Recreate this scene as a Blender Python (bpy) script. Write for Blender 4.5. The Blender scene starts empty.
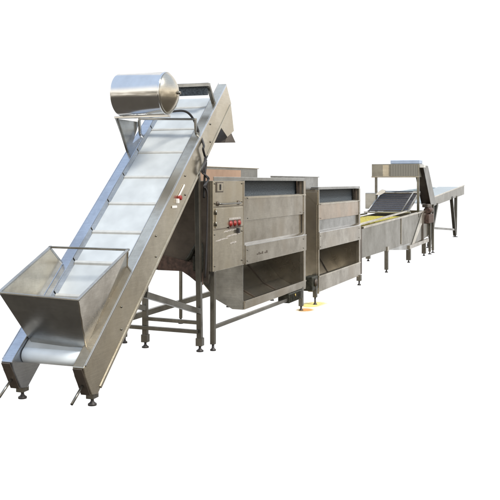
import bpy, bmesh, math, random
from mathutils import Vector, Matrix
random.seed(7)
R = math.radians
S = bpy.context.scene
SUN = 3.2; GROUND = (.12, .107, .09)
COL = S.collection

# ------------------------------------------------------------ materials
def nt(name):
    m = bpy.data.materials.new(name); m.use_nodes = True
    t = m.node_tree; t.nodes.clear()
    return m, t, t.nodes.new, t.links.new

def steel(name, col, dark, rough=.36, metal=.92, streak=(1, 1, 22), scale=2.2, bump=.05, wave=.13, grime=.5, tint=None):
    """stainless sheet: slightly wavy, brushed, with stains of its own"""
    m, t, N, L = nt(name)
    out = N('ShaderNodeOutputMaterial'); b = N('ShaderNodeBsdfPrincipled'); L(b.outputs[0], out.inputs[0])
    tc = N('ShaderNodeTexCoord')
    n1 = N('ShaderNodeTexNoise'); n1.inputs['Scale'].default_value = scale; n1.inputs['Detail'].default_value = 9; n1.inputs['Roughness'].default_value = .68
    L(tc.outputs['Object'], n1.inputs['Vector'])
    r1 = N('ShaderNodeValToRGB'); r1.color_ramp.elements[0].position = .32; r1.color_ramp.elements[1].position = .60
    r1.color_ramp.elements[0].color = (*dark, 1); r1.color_ramp.elements[1].color = (*col, 1)
    L(n1.outputs['Fac'], r1.inputs[0])
    # drips and scratches
    mp = N('ShaderNodeMapping'); mp.inputs['Scale'].default_value = streak; L(tc.outputs['Object'], mp.inputs[0])
    n2 = N('ShaderNodeTexNoise'); n2.inputs['Scale'].default_value = 7; n2.inputs['Detail'].default_value = 7; L(mp.outputs[0], n2.inputs['Vector'])
    mr = N('ShaderNodeMapRange'); mr.inputs[1].default_value = .35; mr.inputs[2].default_value = .7; mr.inputs[3].default_value = .93; mr.inputs[4].default_value = 1.04
    L(n2.outputs['Fac'], mr.inputs[0])
    mx = N('ShaderNodeMixRGB'); mx.blend_type = 'MULTIPLY'; mx.inputs[0].default_value = 1
    L(r1.outputs[0], mx.inputs[1]); L(mr.outputs[0], mx.inputs[2])
    last = mx.outputs[0]
    n5 = N('ShaderNodeTexNoise'); n5.inputs['Scale'].default_value = 15; n5.inputs['Detail'].default_value = 10; n5.inputs['Roughness'].default_value = .75; L(tc.outputs['Object'], n5.inputs['Vector'])
    m5 = N('ShaderNodeMapRange'); m5.inputs[1].default_value = .28; m5.inputs[2].default_value = .62; m5.inputs[3].default_value = 1 - .30*grime; m5.inputs[4].default_value = 1.; L(n5.outputs['Fac'], m5.inputs[0])
    x5 = N('ShaderNodeMixRGB'); x5.blend_type = 'MULTIPLY'; x5.inputs[0].default_value = 1; L(last, x5.inputs[1]); L(m5.outputs[0], x5.inputs[2]); last = x5.outputs[0]
    if tint:   # patches of heat or tea stain
        n4 = N('ShaderNodeTexNoise'); n4.inputs['Scale'].default_value = 1.7; n4.inputs['Detail'].default_value = 3; L(tc.outputs['Object'], n4.inputs['Vector'])
        m4 = N('ShaderNodeMapRange'); m4.inputs[1].default_value = .5; m4.inputs[2].default_value = .68; m4.inputs[4].default_value = .8; L(n4.outputs['Fac'], m4.inputs[0])
        x4 = N('ShaderNodeMixRGB'); x4.inputs[2].default_value = (*tint, 1); L(m4.outputs[0], x4.inputs[0]); L(last, x4.inputs[1]); last = x4.outputs[0]
    L(last, b.inputs['Base Color'])
    b.inputs['Metallic'].default_value = metal
    m3 = N('ShaderNodeMapRange'); m3.inputs[3].default_value = rough + .14; m3.inputs[4].default_value = rough - .1
    L(n1.outputs['Fac'], m3.inputs[0]); L(m3.outputs[0], b.inputs['Roughness'])
    n3 = N('ShaderNodeTexNoise'); n3.inputs['Scale'].default_value = 1.6; n3.inputs['Detail'].default_value = 2.; L(tc.outputs['Object'], n3.inputs['Vector'])
    b1 = N('ShaderNodeBump'); b1.inputs['Strength'].default_value = wave; b1.inputs['Distance'].default_value = .05; L(n3.outputs['Fac'], b1.inputs['Height'])
    b2 = N('ShaderNodeBump'); b2.inputs['Strength'].default_value = bump; b2.inputs['Distance'].default_value = .004; L(n2.outputs['Fac'], b2.inputs['Height']); L(b1.outputs[0], b2.inputs['Normal'])
    L(b2.outputs[0], b.inputs['Normal'])
    return m

def plain(name, col, rough=.5, metal=0., var=.18, scale=14., bump=.1):
    m, t, N, L = nt(name)
    out = N('ShaderNodeOutputMaterial'); b = N('ShaderNodeBsdfPrincipled'); L(b.outputs[0], out.inputs[0])
    tc = N('ShaderNodeTexCoord'); n = N('ShaderNodeTexNoise'); n.inputs['Scale'].default_value = scale; n.inputs['Detail'].default_value = 8
    L(tc.outputs['Object'], n.inputs['Vector'])
    r = N('ShaderNodeValToRGB'); r.color_ramp.elements[0].position = .3; r.color_ramp.elements[1].position = .7
    r.color_ramp.elements[0].color = (*[c * (1 - var) for c in col], 1); r.color_ramp.elements[1].color = (*[min(1, c * (1 + var)) for c in col], 1)
    L(n.outputs['Fac'], r.inputs[0]); L(r.outputs[0], b.inputs['Base Color'])
    b.inputs['Roughness'].default_value = rough; b.inputs['Metallic'].default_value = metal
    bp = N('ShaderNodeBump'); bp.inputs['Strength'].default_value = bump; bp.inputs['Distance'].default_value = .004
    L(n.outputs['Fac'], bp.inputs['Height']); L(bp.outputs[0], b.inputs['Normal'])
    return m

M = {}
M['steel'] = steel('stainless_steel', (.53, .49, .42), (.29, .255, .205), rough=.23, tint=(.42, .365, .29))
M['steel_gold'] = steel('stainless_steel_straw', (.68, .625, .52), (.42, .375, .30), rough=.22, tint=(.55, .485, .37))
M['steel_tank'] = steel('stainless_steel_tank', (.36, .345, .305), (.25, .235, .20), rough=.30)
M['steel_grey'] = steel('stainless_steel_grey', (.46, .46, .445), (.28, .275, .26), rough=.22)
M['steel_frame'] = steel('stainless_tube', (.27, .26, .232), (.14, .13, .112), rough=.28, streak=(8, 8, 1))
M['steel_peach'] = steel('heat_tinted_steel', (.60, .50, .405), (.46, .39, .32), rough=.27, tint=(.58, .44, .33))
M['steel_sky_tint'] = steel('stainless_steel_sky_tint', (.54, .57, .62), (.40, .42, .46), rough=.22, bump=.06)  # blue of the reflected sky put into the steel colour
M['polished'] = steel('polished_stainless', (.72, .72, .715), (.66, .655, .65), rough=.12, metal=1., bump=.015, wave=.03, streak=(1, 1, 1), grime=.1)
M['steel_dark'] = steel('dark_steel', (.17, .14, .115), (.09, .075, .062), rough=.5, metal=.6)
M['slate'] = plain('slate_bed_and_gaps', (.075, .09, .105), .7, .2, .5, 60., .6)
M['orange_reflect'] = plain('orange_reflection_steel', (.50, .33, .23), .45, .4, .15, 5.)  # orange reflection on the back wall, put into the colour
M['white_belt'] = plain('white_pvc_belt', (.50, .525, .53), .45, 0, .13, 5., .25)
M['white_cleat'] = plain('white_cleat_rubber', (.50, .50, .475), .55, 0, .08, 20.)
M['white_roller'] = plain('white_roller_plastic', (.82, .88, .92), .35, 0, .05, 9.)
M['rubber'] = plain('black_rubber', (.018, .017, .018), .45, 0, .3, 40.)
M['foot'] = plain('dark_foot_plastic', (.035, .03, .028), .5, 0, .3, 40.)
M['red'] = plain('red_plastic', (.30, .022, .015), .4, 0, .1)
M['white'] = plain('white_plastic', (.80, .78, .74), .4, 0, .05)
M['pale'] = plain('scuffed_pale_paper', (.42, .385, .35), .6, 0, .25, 40.)
M['black'] = plain('black_paint', (.03, .028, .03), .4, 0, .2)
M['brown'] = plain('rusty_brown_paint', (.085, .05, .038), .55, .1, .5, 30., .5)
M['motor_green'] = plain('dark_greasy_iron', (.035, .035, .025), .5, .3, .6, 30., .6)
M['yellow'] = plain('yellow_slat_plastic', (.50, .42, .07), .5, 0, .35, 30., .5)
M['blue_grey'] = plain('pale_blue_paint', (.42, .50, .64), .45, .1, .1, 5.)
M['mesh'] = plain('dark_mesh', (.06, .065, .08), .6, .3, .5, 50., .6)
M['brass'] = plain('brass', (.6, .42, .1), .35, .8, .1)
M['water_skin'] = plain('wet_white_belt', (.24, .30, .33), .3, 0, .15, 3.)

# perforated grille of the hood: rows of punched slots
def grille():
    m, t, N, L = nt('slotted_hood_sheet')
    out = N('ShaderNodeOutputMaterial'); b = N('ShaderNodeBsdfPrincipled'); L(b.outputs[0], out.inputs[0])
    tc = N('ShaderNodeTexCoord'); w = N('ShaderNodeTexWave'); w.bands_direction = 'Y'; w.inputs['Scale'].default_value = 9; w.inputs['Distortion'].default_value = .4
    L(tc.outputs['Object'], w.inputs['Vector'])
    r = N('ShaderNodeValToRGB'); r.color_ramp.elements[0].position = .25; r.color_ramp.elements[1].position = .5
    r.color_ramp.elements[0].color = (.16, .155, .14, 1); r.color_ramp.elements[1].color = (.36, .34, .30, 1)
    L(w.outputs['Fac'], r.inputs[0]); L(r.outputs[0], b.inputs['Base Color']); b.inputs['Metallic'].default_value = .5; b.inputs['Roughness'].default_value = .5
    return m
M['grille'] = grille()

# ------------------------------------------------------------ mesh helpers
def V(*a): return Vector(a)
class MB:
    def __init__(s): s.bm = bmesh.new()
    def box(s, x0, x1, y0, y1, z0, z1):
        s.hexa([V(x0,y0,z0),V(x1,y0,z0),V(x1,y1,z0),V(x0,y1,z0)], [V(x0,y0,z1),V(x1,y0,z1),V(x1,y1,z1),V(x0,y1,z1)]); return s
    def hexa(s, lo, hi):
        a = [s.bm.verts.new(p) for p in lo]; b = [s.bm.verts.new(p) for p in hi]; n = len(a)
        s.bm.faces.new(a[::-1]); s.bm.faces.new(b)
        for i in range(n): s.bm.faces.new((a[i], a[(i+1) % n], b[(i+1) % n], b[i]))
    def prism(s, pts, vec):
        pts = [Vector(p) for p in pts]; vec = Vector(vec)
        s.hexa(pts, [p + vec for p in pts]); return s
    def xz(s, prof, y0, y1):            # profile in the X-Z plane pushed along Y
        return s.prism([(x, y0, z) for x, z in prof], (0, y1 - y0, 0))
    def yz(s, prof, x0, x1):
        return s.prism([(x0, y, z) for y, z in prof], (x1 - x0, 0, 0))
    def bar(s, p, q, w, h=None, up=(0, 0, 1)):
        p, q = Vector(p), Vector(q); h = h or w; d = (q - p).normalized(); u = Vector(up)
        if abs(d.dot(u)) > .98: u = V(1, 0, 0)
        a = d.cross(u).normalized(); c = a.cross(d).normalized()
        o = [a*sx*w/2 + c*sy*h/2 for sx, sy in ((-1,-1),(1,-1),(1,1),(-1,1))]
        s.hexa([p + k for k in o], [q + k for k in o]); return s
    def lathe(s, p, axis, prof, n=32):   # prof: (distance along axis, radius)
        p = Vector(p); d = Vector(axis).normalized(); u = V(0, 0, 1) if abs(d.z) < .9 else V(1, 0, 0)
        a = d.cross(u).normalized(); c = a.cross(d); rings = []
        for t, r in prof:
            rings.append([s.bm.verts.new(p + d*t + (a*math.cos(2*math.pi*i/n) + c*math.sin(2*math.pi*i/n))*max(r, 1e-4)) for i in range(n)])
        for k in range(len(rings)-1):
            for i in range(n):
                s.bm.faces.new((rings[k][i], rings[k][(i+1) % n], rings[k+1][(i+1) % n], rings[k+1][i])).smooth = True
        s.bm.faces.new(rings[0][::-1]); s.bm.faces.new(rings[-1]); return s
    def rod(s, p, q, r, n=14):
        p, q = Vector(p), Vector(q); return s.lathe(p, q - p, [(0, r), ((q-p).length, r)], n)
    def tube(s, path, r, n=8):
        P = [Vector(p) for p in path]; pts = []
        for i in range(len(P)-1):        # Catmull-Rom
            p0, p1, p2, p3 = P[max(i-1,0)], P[i], P[i+1], P[min(i+2, len(P)-1)]
            for k in range(8):
                t = k/8; pts.append(.5*((2*p1) + (p2-p0)*t + (2*p0-5*p1+4*p2-p3)*t*t + (3*p1-p0-3*p2+p3)*t**3))
        pts.append(P[-1]); rings = []; a = None
        for i, p in enumerate(pts):
            d = (pts[min(i+1, len(pts)-1)] - pts[max(i-1, 0)]).normalized()
            if a is None: a = d.orthogonal().normalized()
            a = (a - d*a.dot(d)).normalized(); c = d.cross(a)
            rings.append([s.bm.verts.new(p + (a*math.cos(2*math.pi*j/n) + c*math.sin(2*math.pi*j/n))*r) for j in range(n)])
        for k in range(len(rings)-1):
            for i in range(n): s.bm.faces.new((rings[k][i], rings[k][(i+1)%n], rings[k+1][(i+1)%n], rings[k+1][i])).smooth = True
        s.bm.faces.new(rings[0][::-1]); s.bm.faces.new(rings[-1]); return s
    def build(s, name, mat, parent=None, bevel=.003):
        bmesh.ops.recalc_face_normals(s.bm, faces=s.bm.faces)
        me = bpy.data.meshes.new(name); s.bm.to_mesh(me); s.bm.free()
        o = bpy.data.objects.new(name, me); COL.objects.link(o); me.materials.append(M[mat] if isinstance(mat, str) else mat)
        if parent: o.parent = parent
        if bevel:
            b = o.modifiers.new('bevel', 'BEVEL'); b.width = bevel; b.segments = 2; b.limit_method = 'ANGLE'; b.angle_limit = R(40)
        return o
def empty(name, loc, rz=0, label=None, cat=None, group=None):
    o = bpy.data.objects.new(name, None); COL.objects.link(o); o.location = loc; o.rotation_euler = (0, 0, rz)
    o.empty_display_size = .1; tag(o, label, cat, group); return o
def tag(o, label=None, cat=None, group=None, kind=None):
    if label: o['label'] = label
    if cat: o['category'] = cat
    if group: o['group'] = group
    if kind: o['kind'] = kind
    return o

def foot(parent, x, y, h=.07, r=.028):       # levelling foot: stem + pad
    f = MB().lathe((x, y, 0), (0, 0, 1), [(0, r), (.012, r), (.022, r*.55), (.032, .012), (h, .012)], 18).build('levelling_foot', 'foot', parent, 0)
    return f
def leg(parent, x, y, z1, w=.042, z0=.06, name='leg', mat='steel_frame', ft=True):
    l = MB().box(x-w/2, x+w/2, y-w/2, y+w/2, z0, z1).build(name, mat, parent)
    if ft: foot(l, x, y, z0 + .004)
    return l
def bolt(parent, p, axis, r=.009):
    return MB().lathe(p, axis, [(0, r), (.006, r), (.009, r*.6)], 8).build('bolt', 'steel_frame', parent, 0)

# ============================================================ inclined conveyor
cv = empty('inclined_conveyor', (-2.063, -.009, 0), R(3),
           'sloping conveyor with white cleated belt, hopper at its foot, shiny drum near its top', 'conveyor')
TOP = lambda u: .311 + .818*(u + .203)
BOT = lambda u: .083 + .846*(u + .002)
BEL = lambda u: .375 + .81*(u + .07)
sd = V(math.cos(R(39.2)), 0, math.sin(R(39.2))); sn = V(-sd.z, 0, sd.x)      # along / square to the slope
railp = [(-.203, .311), (-.178, .240), (-.087, .096), (-.002, .083), (2.735, 2.399), (2.585, 2.592)]
for s_, (w0, w1, m) in {'R': (-.045, .045, 'steel_gold'), 'L': (.54, .63, 'steel_sky_tint')}.items():
    rl = MB().xz(railp, w0, w1).build('side_rail', 'steel_gold' if s_ == 'R' else 'steel_sky_tint', cv, .006)
    out = w0 if s_ == 'R' else w1; d = -1 if s_ == 'R' else 1
    # rolled lips top and bottom on the outer face
    MB().bar((-.18, out + d*.002, TOP(-.18)-.010), (2.57, out + d*.002, TOP(2.57)-.010), .008, .016).build('top_lip', 'polished' if s_ == 'R' else 'steel_sky_tint', rl, .002)
    MB().bar((.03, out + d*.003, BOT(.03)+.014), (2.70, out + d*.003, BOT(2.70)+.014), .008, .024).build('bottom_lip', 'steel_gold' if s_ == 'R' else 'steel_sky_tint', rl, .002)
    # dark end plate at the low end, with its bearing slot
    MB().prism([(-.210, w0+.008, .305), (-.094, w0+.008, .098), (-.101, w0+.008, .094), (-.217, w0+.008, .301)], (0, w1-w0-.016, 0)).build('end_plate', 'steel_dark', rl)
    wm = (w0 + w1)/2
    MB().rod((-.12, wm, .185), (-.285, wm, .075), .010).build('tension_rod', 'steel_frame', rl, 0)
    MB().box(-.045, .035, wm-.030, wm+.030, .052, .12).build('foot_bracket', 'steel_frame', rl)
    foot(rl, -.005, wm, .056, .032)
    for u in (.35, .95, 1.55, 2.15):
        for k in (-.085, .085): bolt(rl, (u, out + d*.0, (TOP(u)+BOT(u))/2 + k), (0, d, 0))
# bits on the near rail: name plate, switch with red knob, small plate, folded hanger
rr = [o for o in cv.children if o.name.startswith('side_rail')][0]
MB().bar((1.39, -.052, 1.47), (1.52, -.052, 1.575), .008, .018).build('handle_bar', 'white', rr)
sw = MB().box(1.345, 1.385, -.065, -.045, 1.415, 1.455).build('switch_box', 'white', rr)
MB().lathe((1.40, -.045, 1.462), (0, -1, 0), [(0, .022), (.03, .020), (.034, .012)], 16).build('red_knob', 'red', rr, 0)
MB().bar((1.26, -.051, 1.385), (1.36, -.051, 1.385), .006, .022).build('name_plate', 'white', rr)

# belt: top run over head and tail, return run below
bt = MB(); pr = [(-.07 + k*0, 0) for k in (0,)]
t0 = V(-.040, 0, .335); tl = 2.47
path = []
for k in range(9):
    a = R(39.2 + 90 + 180 - k*180/8); path.append(t0 + V(math.cos(a), 0, math.sin(a))*.054)
for k in range(9):
    a = R(39.2 + 90 - k*180/8); path.append(V(tl, 0, BEL(tl) - .045) + V(math.cos(a), 0, math.sin(a))*.054)
bt.prism([(p.x, .050, p.z) for p in path], (0, .485, 0))
belt = bt.build('conveyor_belt', 'white_belt', cv, 0)
for p in belt.data.polygons: p.use_smooth = False
MB().lathe((-.040, .052, .335), (0, 1, 0), [(0, .055), (.002, .0585), (.479, .0585), (.481, .055)], 32).build('tail_roller', 'white_roller', cv, 0)
MB().rod((-.04, .045, .335), (-.04, .54, .335), .016).build('roller_shaft', 'steel_frame', cv, 0)
for k in range(-3, 6):
    u = .905 + .284*k; z = BEL(u) + .006
    c = MB(); c.prism([(u - .012, .062, z - .014), (u + .018, .062, z + .010), (u + .004, .062, z + .027), (u - .014, .062, z + .012)], (0, .455, 0))
    c.build('cleat', 'white_cleat', cv, .002)
# stepped skirt plates between belt and far rail
for k in range(-2, 7):
    u0 = .915 + .284*(k-1); u1 = u0 + .275
    MB().prism([(u0, .512, BEL(u0)+.010), (u1, .512, BEL(u1)+.010), (u1-.01, .536, TOP(u1)-.004), (u0, .536, TOP(u0)-.004)], (0, .003, 0)).build('skirt_plate', 'steel_grey', cv, 0)
    MB().prism([(u0, .060, BEL(u0)+.008), (u1, .060, BEL(u1)+.008), (u1, .049, TOP(u1)-.004), (u0, .049, TOP(u0)-.004)], (0, -.003, 0)).build('skirt_plate', 'steel_grey', cv, 0)

# hopper over the foot of the belt
FR, FL, BR, BL = V(-.30, -.058, .797), V(-.27, .600, .815), V(.43, -.058, 1.082), V(.39, .600, 1.089)
bFR, bFL, bBR, bBL = V(-.045, .030, .418), V(.0, .500, .405), V(.585, .030, .925), V(.56, .600, .945)
hp = empty('hopper', (0, 0, 0)); hp.parent = cv
def sheet(pts, t, name, mat, parent, bev=.002):
    pts = [Vector(p) for p in pts]; n = (pts[1]-pts[0]).cross(pts[2]-pts[0]).normalized()*t
    return MB().prism([p - n/2 for p in pts], n).build(name, mat, parent, bev)
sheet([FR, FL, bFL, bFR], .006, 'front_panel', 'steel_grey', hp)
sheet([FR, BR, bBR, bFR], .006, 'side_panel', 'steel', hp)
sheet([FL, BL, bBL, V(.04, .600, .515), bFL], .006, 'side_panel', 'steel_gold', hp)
for p, q in ((FR, FL), (FL, BL), (BR, BL), (FR, BR)):
    e = (q-p).normalized()*.012
    MB().bar(p - e, q + e, .024, .016).build('rim', 'steel_frame' if (p, q) == (BR, BL) else 'steel_grey', hp, .004)
MB().tube([FR + (bFR-FR)*k/7 + V(-.004, -.004 + .0015*(-1)**k, 0) for k in range(8)], .006, 6).build('weld_bead', 'steel', hp, 0)
MB().bar(BL + V(0, 0, -.01), bBL, .012, .020).build('corner_post', 'steel_grey', hp)
MB().bar(BR + V(0, 0, -.01), bBR, .012, .020).build('corner_post', 'steel', hp)

# shiny drum on its cradle over the belt
dr = MB().lathe((1.45, .555, 2.385), (0, -1, 0), [(0, .180), (.004, .186), (.012, .190), (.020, .188), (.456, .188), (.464, .192), (.474, .190), (.478, .186)], 72).build('drum', 'polished', cv, 0)
MB().lathe((1.45, .078, 2.385), (0, -1, 0), [(0, .185), (.012, .176), (.040, .145), (.068, .10), (.088, .055), (.096, .026)], 64).build('end_cone', 'steel_gold', dr, 0)
MB().rod((1.45, -.01, 2.385), (1.45, -.045, 2.385), .014).build('shaft_stub', 'steel_frame', dr, 0)
MB().bar((1.50, .625, 2.188), (1.50, .085, 2.188), .05, .022).build('cradle_bar', 'polished', cv)
MB().prism([(1.48, .612, 2.178), (1.96, .612, 2.178), (1.80, .612, TOP(1.80)-.01), (1.72, .612, TOP(1.72)-.01)], (0, .008, 0)).build('cradle_bracket', 'steel_grey', cv)
MB().bar((1.52, .616, 2.175), (1.72, .616, TOP(1.72)), .02, .02).build('cradle_stay', 'steel_frame', cv)
# transverse guard bars and the boxed head crossbar with its props
MB().bar((1.93, .60, 2.205), (1.90, .0, 2.185), .05, .020).build('guard_bar', 'steel_grey', cv)
for w in (.01, .59): MB().bar((1.91, w, 2.195), (1.93, w, TOP(1.93)), .02, .03).build('guard_post', 'steel_grey', cv)
hb = MB().box(2.16, 2.22, -.02, .60, 2.520, 2.556).build('head_crossbar', 'steel_grey', cv)
MB().box(2.19, 2.21, .0, .58, 2.440, 2.520).build('recess_shade_strip', 'slate', hb, 0)  # dark strip standing in for the shaded recess below the bar
for w in (-.005, .585): MB().bar((2.20, w, 2.53), (2.33, w, TOP(2.33)), .034, .034).build('crossbar_post', 'steel_frame', hb)
# discharge lip hanging below the head
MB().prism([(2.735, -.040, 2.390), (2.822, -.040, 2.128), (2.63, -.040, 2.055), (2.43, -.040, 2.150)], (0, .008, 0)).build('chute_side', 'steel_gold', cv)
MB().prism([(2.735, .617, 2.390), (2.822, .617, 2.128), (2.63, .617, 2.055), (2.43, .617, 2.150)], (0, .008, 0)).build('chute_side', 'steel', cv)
MB().prism([(2.71, -.03, 2.15), (2.90, -.03, 2.012), (2.60, -.03, 1.997)], (0, .64, 0)).build('chute_lip', 'steel_dark', cv)
# support trestle under the upper half
for w in (.0, .57):
    l = MB().bar((2.0, w, .06), (1.935 if w < .3 else 1.99, w, BOT(1.935)+.01), .048, .048).build('support_leg', 'steel_frame', cv)
    MB().box(1.968, 2.032, w-.032, w+.032, .055, .13).build('foot_bracket', 'steel_frame', l); foot(l, 2.0, w, .06, .034)
MB().bar((1.985, .55, .285), (1.985, .022, .275), .034, .034).build('cross_tie', 'steel_frame', cv)
MB().bar((1.95, .78, .205), (1.95, .0, .195), .034, .036).build('cross_tie', 'steel_frame', cv)
MB().bar((.84, -.002, .685), (1.975, -.002, .382), .044, .05).build('diagonal_brace', 'steel_frame', cv)
MB().bar((.84, .57, .685), (1.975, .57, .382), .044, .05).build('diagonal_brace', 'steel_frame', cv)

# cable over the drum end, down the rail
cb = MB().tube([(1.50, .25, 2.19), (1.55, .21, 2.215), (1.654, .15, 2.240), (1.811, .08, 2.257), (1.882, .03, 2.205), (1.954, -.0, 2.088),
                (1.93, -.066, 1.95), (1.907, -.072, 1.90), (1.975, -.072, 1.79), (1.945, -.072, 1.66), (1.955, -.06, 1.45)], .011, 10).build('power_cable', 'rubber', None, 0)
cb.location = cv.location; cb.rotation_euler = cv.rotation_euler
tag(cb, 'black cable arching from beneath the shiny drum and down the near rail', 'cable')
tg = MB()
for k in range(4):
    r_ = random.Random(k)
    tg.tube([(1.93 + r_.uniform(-.03, .03), -.075 - .01*k, 1.80 + r_.uniform(-.05, .05)), (1.88 + r_.uniform(-.05, .05), -.085, 1.70), (2.00 + r_.uniform(-.04, .04), -.09, 1.62 + r_.uniform(-.04, .04)),
             (1.93 + r_.uniform(-.05, .05), -.085, 1.56), (1.99, -.08, 1.46), (1.99 + r_.uniform(-.02, .02), -.07, 1.1 - .1*k), (1.99, -.055, .7)], .0065, 8)
tg = tg.build('cable_bundle', 'black', None, 0); tg.location = cv.location; tg.rotation_euler = cv.rotation_euler
tag(tg, 'tangle of brown wires tied to the upright between conveyor and first washer', 'wires')

# ============================================================ the two brush washers
def washer(root, X0, X1, D, cab, zt, zs, zlip, front_z, back_top, back_end, rear_y):
    """X0..X1 along the line; front faces -Y. zs = heights of the seams, all local to root"""
    xs = X0 + cab
    band0, band1, mid0, open1, lip1, lip0 = zs
    # end plates: upright body and V-shaped trough
    zf = lip0
    prof = [(.0, zt-.036), (.0, zf), (.125, zf), (.33, zf + .10), (D, .80), (D, zt-.036)]
    near = [(.012, zt-.04), (.012, open1), (.13, .62), (.31, .745), (D, .745), (D, zt-.04)] if cab else prof
    MB().yz(near, X0 + (.004 if cab else 0), X0 + (.010 if cab else .008)).build('end_panel', 'steel_dark' if cab else 'steel', root, 0)
    if cab:
        MB().yz([(.006, open1), (.006, zf), (.125, zf), (.33, zf+.10), (.34, open1)], xs - .006, xs + .002).build('trough_end', 'steel_grey', root, 0)
    MB().yz(prof, X1 - .008, X1).build('end_panel', 'steel', root, 0)
    # trough floor (folded sheet)
    tf = MB(); a = [(.0, zf), (.125, zf), (.33, zf+.10), (D, .80)]
    for (y0, z0), (y1, z1) in zip(a, a[1:]):
        tf.prism([(xs+.004, y0, z0), (X1-.01, y0, z0), (X1-.01, y1, z1), (xs+.004, y1, z1)], (0, .0, .006))
    tf.build('trough_floor', 'steel_gold', root, 0)
    for x in (xs + (X1-xs)*.36, xs + (X1-xs)*.70):     # welded divider strips across the trough
        MB().bar((x, .02, zf+.016), (x, .125, zf+.016), .016, .012).bar((x, .125, zf+.016), (x, .33, zf+.116), .016, .012).bar((x, .33, zf+.116), (x, D-.01, .81), .016, .012).build('seam_strip', 'steel_dark', root, 0)
    # rollers above the outlet
    for y in (.10, .24, .38, .52): MB().rod((xs+.012, y, open1+.07), (X1-.012, y, open1+.07), .042, 16).build('inner_roller', 'slate', root, 0)
    for y in (.10, .24, .38, .52): MB().rod((X1-.0, y, open1+.07), (X1+.03, y, open1+.07), .014, 10).build('roller_axle', 'steel_frame', root, 0)
    # back wall with folded top
    bw = MB().box(X0, back_end, D, D+.006, .80, back_top).build('back_wall', 'steel_grey', root, 0)
    MB().box(X0, back_end+.004, D-.022, D+.010, back_top, back_top+.012).build('top_fold', 'steel_gold' if cab else 'steel_grey', bw)
    if cab:
        MB().box(X0+.01, 2.40, D-.008, D-.003, 1.5, back_top-.022).build('reflection_sheet', 'orange_reflect', bw, 0)  # thin sheet carrying the painted orange reflection
    # front bands
    MB().box(xs, X1-.004, -.004, .012, band1+.004, band0-.004).build('upper_panel', 'steel' if cab else 'steel_peach', root)
    MB().box(xs, X1-.10, .020, .030, mid0, band1+.002).build('middle_panel', 'steel_grey' if not cab else 'steel', root)
    MB().box(X1-.10, X1-.012, .045, .055, mid0, band1).build('gap_shade_plate', 'slate', root, 0)  # dark plate closing the gap, its shade put into the colour
    MB().box(xs-.0, X1-.004, -.022, .006, open1+.004, mid0-.020).build('lower_panel', 'steel', root)
    MB().prism([(xs, -.024, mid0-.022), (xs, .022, mid0+.004), (xs, .022, mid0-.004), (xs, -.024, mid0-.030)], (X1-xs-.006, 0, 0)).build('ledge', 'polished', root, .001)
    MB().box(xs, X1-.004, -.016, .002, band0-.016, band0+.004).build('band_fold', 'steel_gold', root)
    # open inspection slot: dark brush bed behind, rail over
    MB().box(xs+.006, X1-.03, .10, .108, band0-.02, zt-.02).build('brush_bed', 'slate', root, 0)
    MB().box(xs+.004, X1-.03, .02, .098, band0-.006, band0+.01).build('slot_sill', 'steel_grey', root, 0)
    MB().box(X1-.115, X1-.06, .03, .06, band0, zt-.04).build('slot_post', 'steel_dark', root, 0)
    MB().box(xs-.002, X1, -.006, .098, zt-.034, zt).build('top_rail', 'steel_grey', root)
    # outlet lip
    MB().box(xs+.002, X1-.002, -.014, .004, lip0+.002, lip1).build('outlet_lip', 'steel', root)
    MB().box(xs+.002, X1-.002, -.020, .014, lip1-.006, lip1+.012).build('lip_fold', 'steel_gold' if not cab else 'steel', root)
    # right corner post
    MB().box(X1-.075, X1+.004, -.010, .040, lip0-.02, zt-.036).build('corner_post', 'steel', root)
    if not cab: MB().box(X0-.002, X0+.03, -.012, .040, lip0-.02, zt-.036).build('corner_post', 'steel_gold', root)
    for z in (band0+.0, open1+.05, mid0-.06, band1+.04):
        for x in (xs+.05, X1-.12): bolt(root, (x, -.020, z-.01), (0, -1, 0), .008)

w1 = empty('brush_washer', (0, 0, 0), 0, 'long steel washer with a control cabinet and red buttons, right of the sloping conveyor', 'washing machine', 'two steel washers in line')
washer(w1, 0, 2.78, .72, .78, 1.648, (1.443, 1.195, .965, .742, .360, .280), .28, 0, 1.768, 2.98, .95)
# control cabinet
cbn = MB().box(.0, .782, -.012, .30, .748, 1.612).build('control_cabinet', 'steel_gold', w1, .005)
MB().box(.004, .780, -.018, -.010, 1.612, 1.650).build('cabinet_cap', 'steel_grey', cbn)
MB().box(.735, .770, -.0165, -.011, .76, 1.60).build('corner_strip', 'steel', cbn)
for z in (1.362, 1.145): MB().box(.012, .73, -.0155, -.0115, z-.0035, z+.0035).build('door_seam', 'steel_dark', cbn, 0)
dp = MB().box(.045, .715, -.022, -.012, 1.158, 1.348).build('control_door', 'steel_gold', cbn, .004)
MB().box(.345, .645, -.026, -.022, 1.225, 1.245).build('button_label', 'pale', dp, .001)
MB().box(.345, .645, -.024, -.022, 1.140, 1.222).build('button_plate', 'brown', dp, .001)
for x in (.385, .49, .60):
    MB().lathe((x, -.022, 1.187), (0, -1, 0), [(0, .030), (.008, .030), (.010, .021), (.018, .020), (.021, .012)], 20).build('red_button', 'red', dp, 0)
sp = MB().box(.06, .225, -.018, -.012, 1.500, 1.600).build('switch_plate', 'steel_dark', cbn, .002)
MB().box(.075, .21, -.022, -.018, 1.512, 1.588).build('switch_face', 'steel_gold', sp, .001)
MB().box(.135, .150, -.030, -.022, 1.522, 1.578).build('toggle', 'black', sp, .001)
hd = MB().tube([(.10, -.012, 1.392), (.10, -.045, 1.390), (.20, -.050, 1.388), (.52, -.050, 1.388), (.60, -.045, 1.390), (.60, -.012, 1.392)], .009, 8).build('handle', 'steel_frame', cbn, 0)
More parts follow.
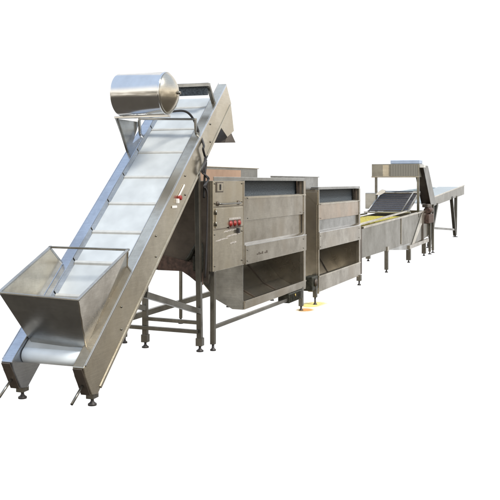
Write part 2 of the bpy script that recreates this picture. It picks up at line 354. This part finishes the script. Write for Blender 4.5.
for x in (.095, .605): MB().lathe((x, -.012, 1.392), (0, -1, 0), [(0, .022), (.012, .022), (.016, .010)], 14).build('handle_base', 'steel_dark', hd, 0)
MB().box(.56, .60, -.040, -.012, 1.085, 1.135).build('latch', 'black', cbn, .003)
# scuffed sticker remnants
for z in (1.20, 1.31): MB().rod((.040, -.024, z-.022), (.040, -.024, z+.022), .009, 10).build('hinge', 'steel_frame', dp, 0)
for x in (.03, .70):
    for z in (.80, 1.10, 1.40, 1.585): bolt(cbn, (x, -.012, z), (0, -1, 0), .008)
r_ = random.Random(3)
for (x0, x1, z0, h) in ((.24, .56, 1.112, .018), (.05, .36, 1.035, .012), (.30, .68, 1.062, .012), (.40, .56, .990, .018)):
    n = 12; top = []; bot = []
    for i in range(n+1):
        x = x0 + (x1-x0)*i/n; e = math.sin(math.pi*i/n)**.4; dz = .05*(x-x0)
        top.append((x, -.0125, z0 + dz + h*e*r_.uniform(.35, 1))); bot.append((x, -.0125, z0 + dz - .001 - h*e*r_.uniform(0, .6)))
    MB().prism(bot + top[::-1], (0, -.002, 0)).build('sticker_scrap', 'pale', cbn, 0)
mk = MB()
for i, x in enumerate((1.10, 1.15, 1.20, 1.25, 1.33, 1.38)):
    mk.box(x, x+.028, -.0245, -.0225, .822, .836 + .012*(i % 2))
mk.build('stamped_mark', 'steel_dark', w1, 0)
# frame
leg(w1, .022, .0, .75, .044); leg(w1, 2.66, .01, .30, .052)
leg(w1, .03, .97, .75); leg(w1, 1.26, .97, .70, .030); leg(w1, 2.6, .97, .70)
MB().bar((.044, .004, .218), (2.64, .004, .205), .030, .036).build('floor_rail', 'steel_frame', w1)
MB().bar((-.02, .97, .235), (2.62, .97, .245), .040, .060).build('floor_rail', 'steel_frame', w1)
for x in (2.6,): MB().bar((x, .02, .255), (x, .97, .255), .036, .036).build('cross_rail', 'steel_frame', w1)
# dark brown inlet casing and tray seen under the belt
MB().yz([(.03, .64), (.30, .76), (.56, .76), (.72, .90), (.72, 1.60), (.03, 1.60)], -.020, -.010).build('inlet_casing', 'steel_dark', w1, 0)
MB().yz([(.08, .625), (.30, .748), (.56, .748), (.56, .90), (.10, .82)], -.040, -.022).build('brown_drip_tray', 'brown', w1, 0)
pv = MB().tube([(-.045, .24, .86), (-.055, .20, .90), (-.05, .16, .97), (-.045, .12, 1.02), (-.05, .09, .98), (-.05, .09, .80), (-.045, .12, .70)], .022, 8).build('drain_pipe', 'motor_green', w1, 0)
MB().box(-.075, -.045, .08, .17, .76, .90).build('drain_valve', 'motor_green', pv, .01)
# drive gearbox under the outlet
gb = MB().box(2.12, 2.62, -.030, .12, .165, .278).build('drive_motor', 'motor_green', w1, .012)
for k in range(7): MB().box(2.16+k*.055, 2.175+k*.055, -.040, -.028, .175, .27).build('cooling_fin', 'motor_green', gb, .002)
MB().lathe((2.30, -.036, .245), (0, -1, 0), [(0, .018), (.008, .015)], 12).build('brass_plug', 'brass', gb, 0)

w2 = empty('brush_washer', (0, 0, 0), 0, 'shorter steel washer without a cabinet, between the cabinet washer and the long tank', 'washing machine', 'two steel washers in line')
washer(w2, 3.32, 5.47, .66, 0.0, 1.535, (1.315, 1.092, .960, .705, .352, .150), .14, 0, 1.672, 5.42, .9)
MB().box(3.312, 3.322, .012, .30, .16, 1.47).build('end_skin', 'steel_gold', w2, .002)
MB().prism([(3.308, .004, 1.47), (3.308, .004, 1.30), (3.308, .19, 1.47)], (.01, 0, 0)).build('corner_gusset', 'steel_gold', w2, .001)
l = leg(w2, 3.20, .0, .30, .05, .10); leg(w2, 5.44, .0, .16, .07, .07); leg(w2, 3.36, .66, .66); leg(w2, 5.44, .66, .66)
mt = MB().box(3.02, 3.26, -.02, .10, .20, .38).build('gear_bracket', 'motor_green', w2, .01)
MB().lathe((3.14, -.02, .30), (0, -1, 0), [(0, .05), (.02, .05), (.03, .02)], 18).build('bearing', 'steel_dark', mt, 0)

# ============================================================ long soak tank
tk = empty('soaking_tank', (0, 0, 0), 0, 'long narrow steel water tank on legs, holding a yellow slat bed, right of the washers', 'tank')
MB().prism([(5.60, 0, .862), (11.50, 0, .972), (11.30, 0, .40), (9.4, 0, .33), (7.4, 0, .395), (5.60, 0, .405)], (0, .008, 0)).build('side_wall', 'steel_tank', tk, .002)
MB().prism([(5.60, .86, .862), (11.50, .86, .972), (11.30, .86, .40), (9.4, .86, .33), (7.4, .86, .395), (5.60, .86, .405)], (0, .008, 0)).build('side_wall', 'steel_grey', tk, .002)
for x0, x1, z0, z1 in ((5.60, 7.4, .405, .395), (7.4, 9.35, .395, .255), (9.35, 11.3, .255, .40)):
    MB().prism([(x0, .008, z0), (x1, .008, z1), (x1, .86, z1), (x0, .86, z0)], (0, 0, .008)).build('tank_floor', 'steel_grey', tk, 0)
MB().prism([(7.4, -.002, .395), (9.35, -.002, .39), (9.35, -.002, .255)], (0, .006, 0)).build('sump_side', 'steel_grey', tk, 0)
MB().box(5.595, 5.603, .0, .868, .405, .87).build('end_wall', 'steel', tk, 0); MB().box(11.38, 11.388, .0, .868, .40, .97).build('end_wall', 'steel', tk, 0)
MB().bar((5.62, -.006, .884), (11.2, -.006, .978), .044, .030).build('rim_tube', 'steel_gold', tk)
MB().bar((5.53, .050, .925), (9.3, .050, 1.022), .036, .030).build('hand_rail', 'steel_gold', tk)
MB().bar((5.6, .86, .925), (9.3, .86, .965), .036, .030).build('hand_rail', 'steel_grey', tk)
for x in (8.55,): MB().box(x-.025, x+.025, -.012, -.001, .42, .885 + (x-6)*.015).build('wall_rib', 'steel', tk)
MB().prism([(9.5, -.014, .34), (9.75, -.014, .34), (11.15, -.014, .95), (10.6, -.014, .94)], (0, .010, 0)).build('gusset_plate', 'steel_gold', tk, .002)
MB().bar((9.2, -.010, .315), (11.3, -.010, .325), .05, .075).build('bottom_rail', 'steel', tk)
MB().box(5.50, 5.60, -.004, .03, .16, .86).build('end_post', 'steel_dark', tk)
for x in (7.40, 9.35, 11.0):
    for y in (.02, .84): leg(tk, x, y, .40 if x < 9 else .29, .062 if x < 9 else .085, .05)
    MB().box(x-.06, x+.06, -.016, .0, .38 if x < 9 else .27, .46 if x < 9 else .34).build('leg_bracket', 'steel', tk)
MB().box(10.66, 10.80, -.02, .02, .34, .98).build('stay_post', 'steel_dark', tk)
# the yellow slatted bed
yb = MB().box(5.64, 9.5, .08, .84, .86, .885).build('slat_bed', 'yellow', tk, 0)
for k in range(28): MB().box(5.70+k*.135, 5.78+k*.135, .085, .835, .885, .905 + .006*(k % 3)).build('slat', 'yellow', yb, .003)
# drive motor at the tank end
dm = MB().box(10.95, 11.55, -.10, .10, .70, .90).build('end_motor', 'brown', tk, .015)
MB().lathe((11.0, -.04, .98), (1, 0, 0), [(0, .07), (.45, .07), (.46, .05)], 20).build('motor_barrel', 'brown', dm, 0)
MB().box(10.95, 11.5, -.07, .05, 1.05, 1.12).build('terminal_box', 'steel_dark', dm, .01)

# ============================================================ mesh lift rising from the tank
lf = empty('mesh_lift', (9.6, 0, 0), 0, 'sloping dark mesh lift with pale side rails, rising out of the tank under the hood', 'conveyor')
P = lambda x, y, z: (x - 9.6, y, z)
MB().prism([P(9.66, .10, 1.00), P(10.75, .10, 1.335), P(10.75, .88, 1.335), P(9.66, .88, 1.00)], (0, 0, .012)).build('mesh_belt', 'mesh', lf, 0)
for k in range(9):
    t = k/8; MB().bar(P(9.68+1.05*t, .11, 1.020+.323*t), P(9.68+1.05*t, .87, 1.020+.323*t), .018, .014).build('lift_slat', 'steel_dark', lf, 0)
for y in (.085, .20, .895): MB().bar(P(9.58, y, 1.00), P(10.72, y, 1.345), .030, .045).build('side_rail', 'steel_grey' if y != .895 else 'polished', lf)
MB().rod(P(10.82, .06, 1.365), P(10.82, .95, 1.365), .045, 20).build('head_roller', 'steel_grey', lf, 0)
MB().box(.65, .88, .90, 1.13, 1.03, 1.37).build('side_box', 'steel_grey', lf, .01)
MB().prism([(.62, .90, 1.33), (.62, .86, 1.38), (.62, .76, 1.445), (.62, .69, 1.43), (.62, .69, 1.38), (.62, .80, 1.32)], (.03, 0, 0)).build('side_scoop', 'polished', lf)
MB().bar(P(9.45, .0, .995), P(9.45, .95, .985), .04, .03).build('tail_bar', 'steel_grey', lf)
# ============================================================ hood on posts
hh = empty('hood_box', (10.3, 0, 0), 0, 'long steel box raised on two thin posts above the mesh lift', 'hood')
hb2 = MB().box(0, .50, -.01, 1.0, 1.700, 1.982).build('hood_shell', 'steel_tank', hh, .006)
MB().box(-.008, -.002, .02, .60, 1.725, 1.965).build('slotted_sheet', 'grille', hb2, 0)
MB().box(-.010, -.003, .63, .76, 1.72, 1.96).build('bright_patch', 'steel_gold', hb2, 0)
MB().box(-.016, .0, -.014, 1.004, 1.695, 1.722).build('bottom_fold', 'steel', hb2)
MB().box(.10, .42, .0, .62, 1.986, 2.062).build('motor_cover', 'blue_grey', hh, .01)
for y in (.015, .91):
    MB().box(.0, .05, y-.025, y+.025, .86 if y < .5 else .90, 1.699).build('post', 'steel_frame', hh)
# steep discharge chute down to the far table
dc = empty('discharge_chute', (10.9, 0, 0), 0, 'steep grey chute dropping from the hood to the far table', 'chute')
for y in (-.075, .12): MB().prism([(-.52, y, 1.95), (.06, y, 1.95), (1.10, y, 1.10), (.42, y, 1.10)], (0, .012, 0)).build('chute_side', 'steel_frame', dc, .002)
MB().prism([(-.45, -.06, 1.90), (.45, -.06, 1.12), (.50, -.06, 1.16), (-.40, -.06, 1.94)], (0, .18, 0)).build('chute_bed', 'steel_dark', dc, 0)
MB().box(-.54, -.36, -.10, .05, 1.90, 1.965).build('lamp_block', 'white', dc, .006)  # white block for a lit lamp, its light given as colour
for x in (.55, .95): MB().box(x-.03, x+.03, -.05, .0, .06, 1.12).build('leg', 'steel_frame', dc); 
for x in (.55, .95): foot(dc, x, -.025, .065, .04)

# ============================================================ far table conveyor
ft = empty('far_table', (13.2, .3, 0), 0, 'rising steel table conveyor on splayed legs at the far end of the line', 'conveyor')
Q = lambda x, y, z: (x - 13.2, y - .3, z)
MB().prism([Q(12.3, .3, 1.14), Q(19.3, .3, 1.497), Q(19.3, .3, 1.215), Q(13.5, .3, .985), Q(12.6, .3, 1.02)], (0, .02, 0)).build('side_panel', 'steel_tank', ft, .003)
MB().bar(Q(12.3, .295, 1.145), Q(19.3, .295, 1.500), .03, .025).build('top_lip', 'steel_gold', ft)
MB().prism([Q(12.3, 1.08, 1.36), Q(17.9, 1.08, 1.455), Q(21.0, 1.08, 1.36), Q(19.3, 1.08, 1.215), Q(12.6, 1.08, 1.02)], (0, .02, 0)).build('side_panel', 'water_skin', ft, .003)
MB().prism([Q(12.4, .33, 1.10), Q(19.2, .33, 1.44), Q(19.2, 1.07, 1.44), Q(12.4, 1.07, 1.10)], (0, 0, .012)).build('table_belt', 'water_skin', ft, 0)
MB().box(6.06, 6.10, .02, .80, 1.215, 1.40).build('end_panel', 'steel', ft)
for (p, q) in ((Q(16.84, .32, 1.17), Q(17.50, .32, .06)), (Q(17.72, .32, 1.19), Q(17.60, .32, .06)), (Q(14.40, .32, 1.03), Q(13.30, .32, .04)),
               (Q(16.84, 1.05, 1.17), Q(17.50, 1.05, .06)), (Q(14.40, 1.05, 1.03), Q(13.30, 1.05, .04))):
    MB().bar(p, q, .085, .085).build('leg', 'steel_frame', ft)
MB().bar(Q(13.87, .32, .45), Q(17.55, .32, .215), .055, .055).build('tie_bar', 'steel_frame', ft)
for x, y in ((17.58, .32), (13.27, .32), (17.50, 1.05), (13.30, 1.05)): foot(ft, x-13.2, y-.3, .08, .075)

# ============================================================ ground, patch, sky light
pt = MB(); pt.prism([(2.35, -.55, .004), (5.2, -.25, .004), (5.2, .70, .004), (2.35, .45, .004)], (0, 0, .002))  # leftover floor residue round the feet, added as a fading colour patch
pm, t, N, L = nt('yellow_floor_remnant')
out = N('ShaderNodeOutputMaterial'); b = N('ShaderNodeBsdfPrincipled'); L(b.outputs[0], out.inputs[0]); b.inputs['Roughness'].default_value = .7
tc = N('ShaderNodeTexCoord'); no = N('ShaderNodeTexNoise'); no.inputs['Scale'].default_value = 3.5; no.inputs['Detail'].default_value = 6; L(tc.outputs['Object'], no.inputs['Vector'])
def blob(cx, cy, rx, ry):
    m = N('ShaderNodeMapping'); m.vector_type = 'TEXTURE'; m.inputs['Location'].default_value = (cx, cy, 0); m.inputs['Scale'].default_value = (rx, ry, 1); L(tc.outputs['Object'], m.inputs[0])
    z = N('ShaderNodeVectorMath'); z.operation = 'MULTIPLY'; z.inputs[1].default_value = (1, 1, 0); L(m.outputs[0], z.inputs[0])
    g = N('ShaderNodeVectorMath'); g.operation = 'LENGTH'; L(z.outputs[0], g.inputs[0])
    a = N('ShaderNodeMath'); a.operation = 'MULTIPLY_ADD'; a.inputs[1].default_value = .9; L(no.outputs['Fac'], a.inputs[0]); L(g.outputs['Value'], a.inputs[2])
    r = N('ShaderNodeMapRange'); r.inputs[1].default_value = 1.45; r.inputs[2].default_value = .95; L(a.outputs[0], r.inputs[0]); return r.outputs[0]
yb_, ob_ = blob(3.20, .03, .30, .17), blob(2.72, -.02, .17, .12)
mx = N('ShaderNodeMixRGB'); L(ob_, mx.inputs[0]); mx.inputs[1].default_value = (.90, .76, .26, 1); mx.inputs[2].default_value = (.72, .34, .10, 1); L(mx.outputs[0], b.inputs['Base Color'])
al = N('ShaderNodeMath'); al.operation = 'MAXIMUM'; L(yb_, al.inputs[0]); L(ob_, al.inputs[1]); L(al.outputs[0], b.inputs['Alpha'])
pt = pt.build('floor_remnant', pm, None, 0); tag(pt, 'leftover patch of yellow and orange floor under the washers', kind='structure')

w = bpy.data.worlds.new('World'); S.world = w; w.use_nodes = True; t = w.node_tree; t.nodes.clear(); N = t.nodes.new; L = t.links.new
out = N('ShaderNodeOutputWorld'); bg = N('ShaderNodeBackground'); L(bg.outputs[0], out.inputs[0])
tc = N('ShaderNodeTexCoord'); sx = N('ShaderNodeSeparateXYZ'); L(tc.outputs['Generated'], sx.inputs[0])
def maprange(src, a, b, c=0., d=1., smooth=True):
    m = N('ShaderNodeMapRange'); m.interpolation_type = 'SMOOTHSTEP' if smooth else 'LINEAR'
    for k, v in zip((1, 2, 3, 4), (a, b, c, d)): m.inputs[k].default_value = v
    L(src, m.inputs[0]); return m.outputs[0]
def mixc(f, a, b):
    m = N('ShaderNodeMixRGB'); L(f, m.inputs[0])
    for k, v in ((1, a), (2, b)):
        if isinstance(v, tuple): m.inputs[k].default_value = (*v, 1)
        else: L(v, m.inputs[k])
    return m.outputs[0]
dp = N('ShaderNodeVectorMath'); dp.operation = 'DOT_PRODUCT'; dp.inputs[1].default_value = (math.cos(R(26)), math.sin(R(26)), 0); L(tc.outputs['Generated'], dp.inputs[0])
fwd = maprange(dp.outputs['Value'], .62, .77)                       # the white backdrop the machine stands before
wn = N('ShaderNodeTexNoise'); wn.inputs['Scale'].default_value = 3.6; wn.inputs['Detail'].default_value = 5; wn.inputs['Roughness'].default_value = .6; L(tc.outputs['Generated'], wn.inputs['Vector'])
clut = mixc(maprange(wn.outputs['Fac'], .44, .50), (.10, .105, .08), mixc(maprange(wn.outputs['Fac'], .54, .60), (.62, .55, .44), (1.7, 1.6, 1.4)))
sky = mixc(maprange(sx.outputs['Z'], .12, .62), (1.75, 1.64, 1.45), (.74, .90, 1.16))
low = mixc(maprange(sx.outputs['Z'], -.30, -.02), GROUND, (.66, .59, .49))
amb = mixc(maprange(sx.outputs['Z'], -.02, .13), low, sky)          # yard ground below, open sky above
band = maprange(sx.outputs['Z'], -.22, -.12); top = maprange(sx.outputs['Z'], .10, .20, 1., 0.)
bm_ = N('ShaderNodeMath'); bm_.operation = 'MULTIPLY'; L(band, bm_.inputs[0]); L(top, bm_.inputs[1])
bm2 = N('ShaderNodeMath'); bm2.operation = 'MULTIPLY'; L(bm_.outputs[0], bm2.inputs[0]); bm2.inputs[1].default_value = .75
amb = mixc(bm2.outputs[0], amb, clut)                               # noise blotches for unseen trees and walls, added for the steel to reflect
L(mixc(fwd, amb, (1.15, 1.15, 1.15)), bg.inputs['Color']); bg.inputs['Strength'].default_value = 1.0

sl = bpy.data.lights.new('sun', 'SUN'); sl.energy = SUN; sl.angle = R(12); sl.color = (1, .95, .86)
so = bpy.data.objects.new('sun', sl); COL.objects.link(so)
so.rotation_euler = (-V(-.25, -.75, .9)).to_track_quat('-Z', 'Y').to_euler()

# ============================================================ camera
cd = bpy.data.cameras.new('camera'); cam = bpy.data.objects.new('camera', cd); COL.objects.link(cam)
cam.location = (-7.186, -3.314, 1.6); cam.rotation_euler = (R(90), 0, R(22.155 - 90))
cd.sensor_width = 36; cd.lens = 835/500*36; cd.shift_y = -(250-182)/500; cd.clip_end = 1500; cd.clip_start = .05
S.camera = cam
S.render.engine = 'CYCLES'; S.cycles.max_bounces = 8
S.view_settings.view_transform = 'Standard'; S.view_settings.look = 'None'; S.view_settings.exposure = 0; S.view_settings.gamma = 1
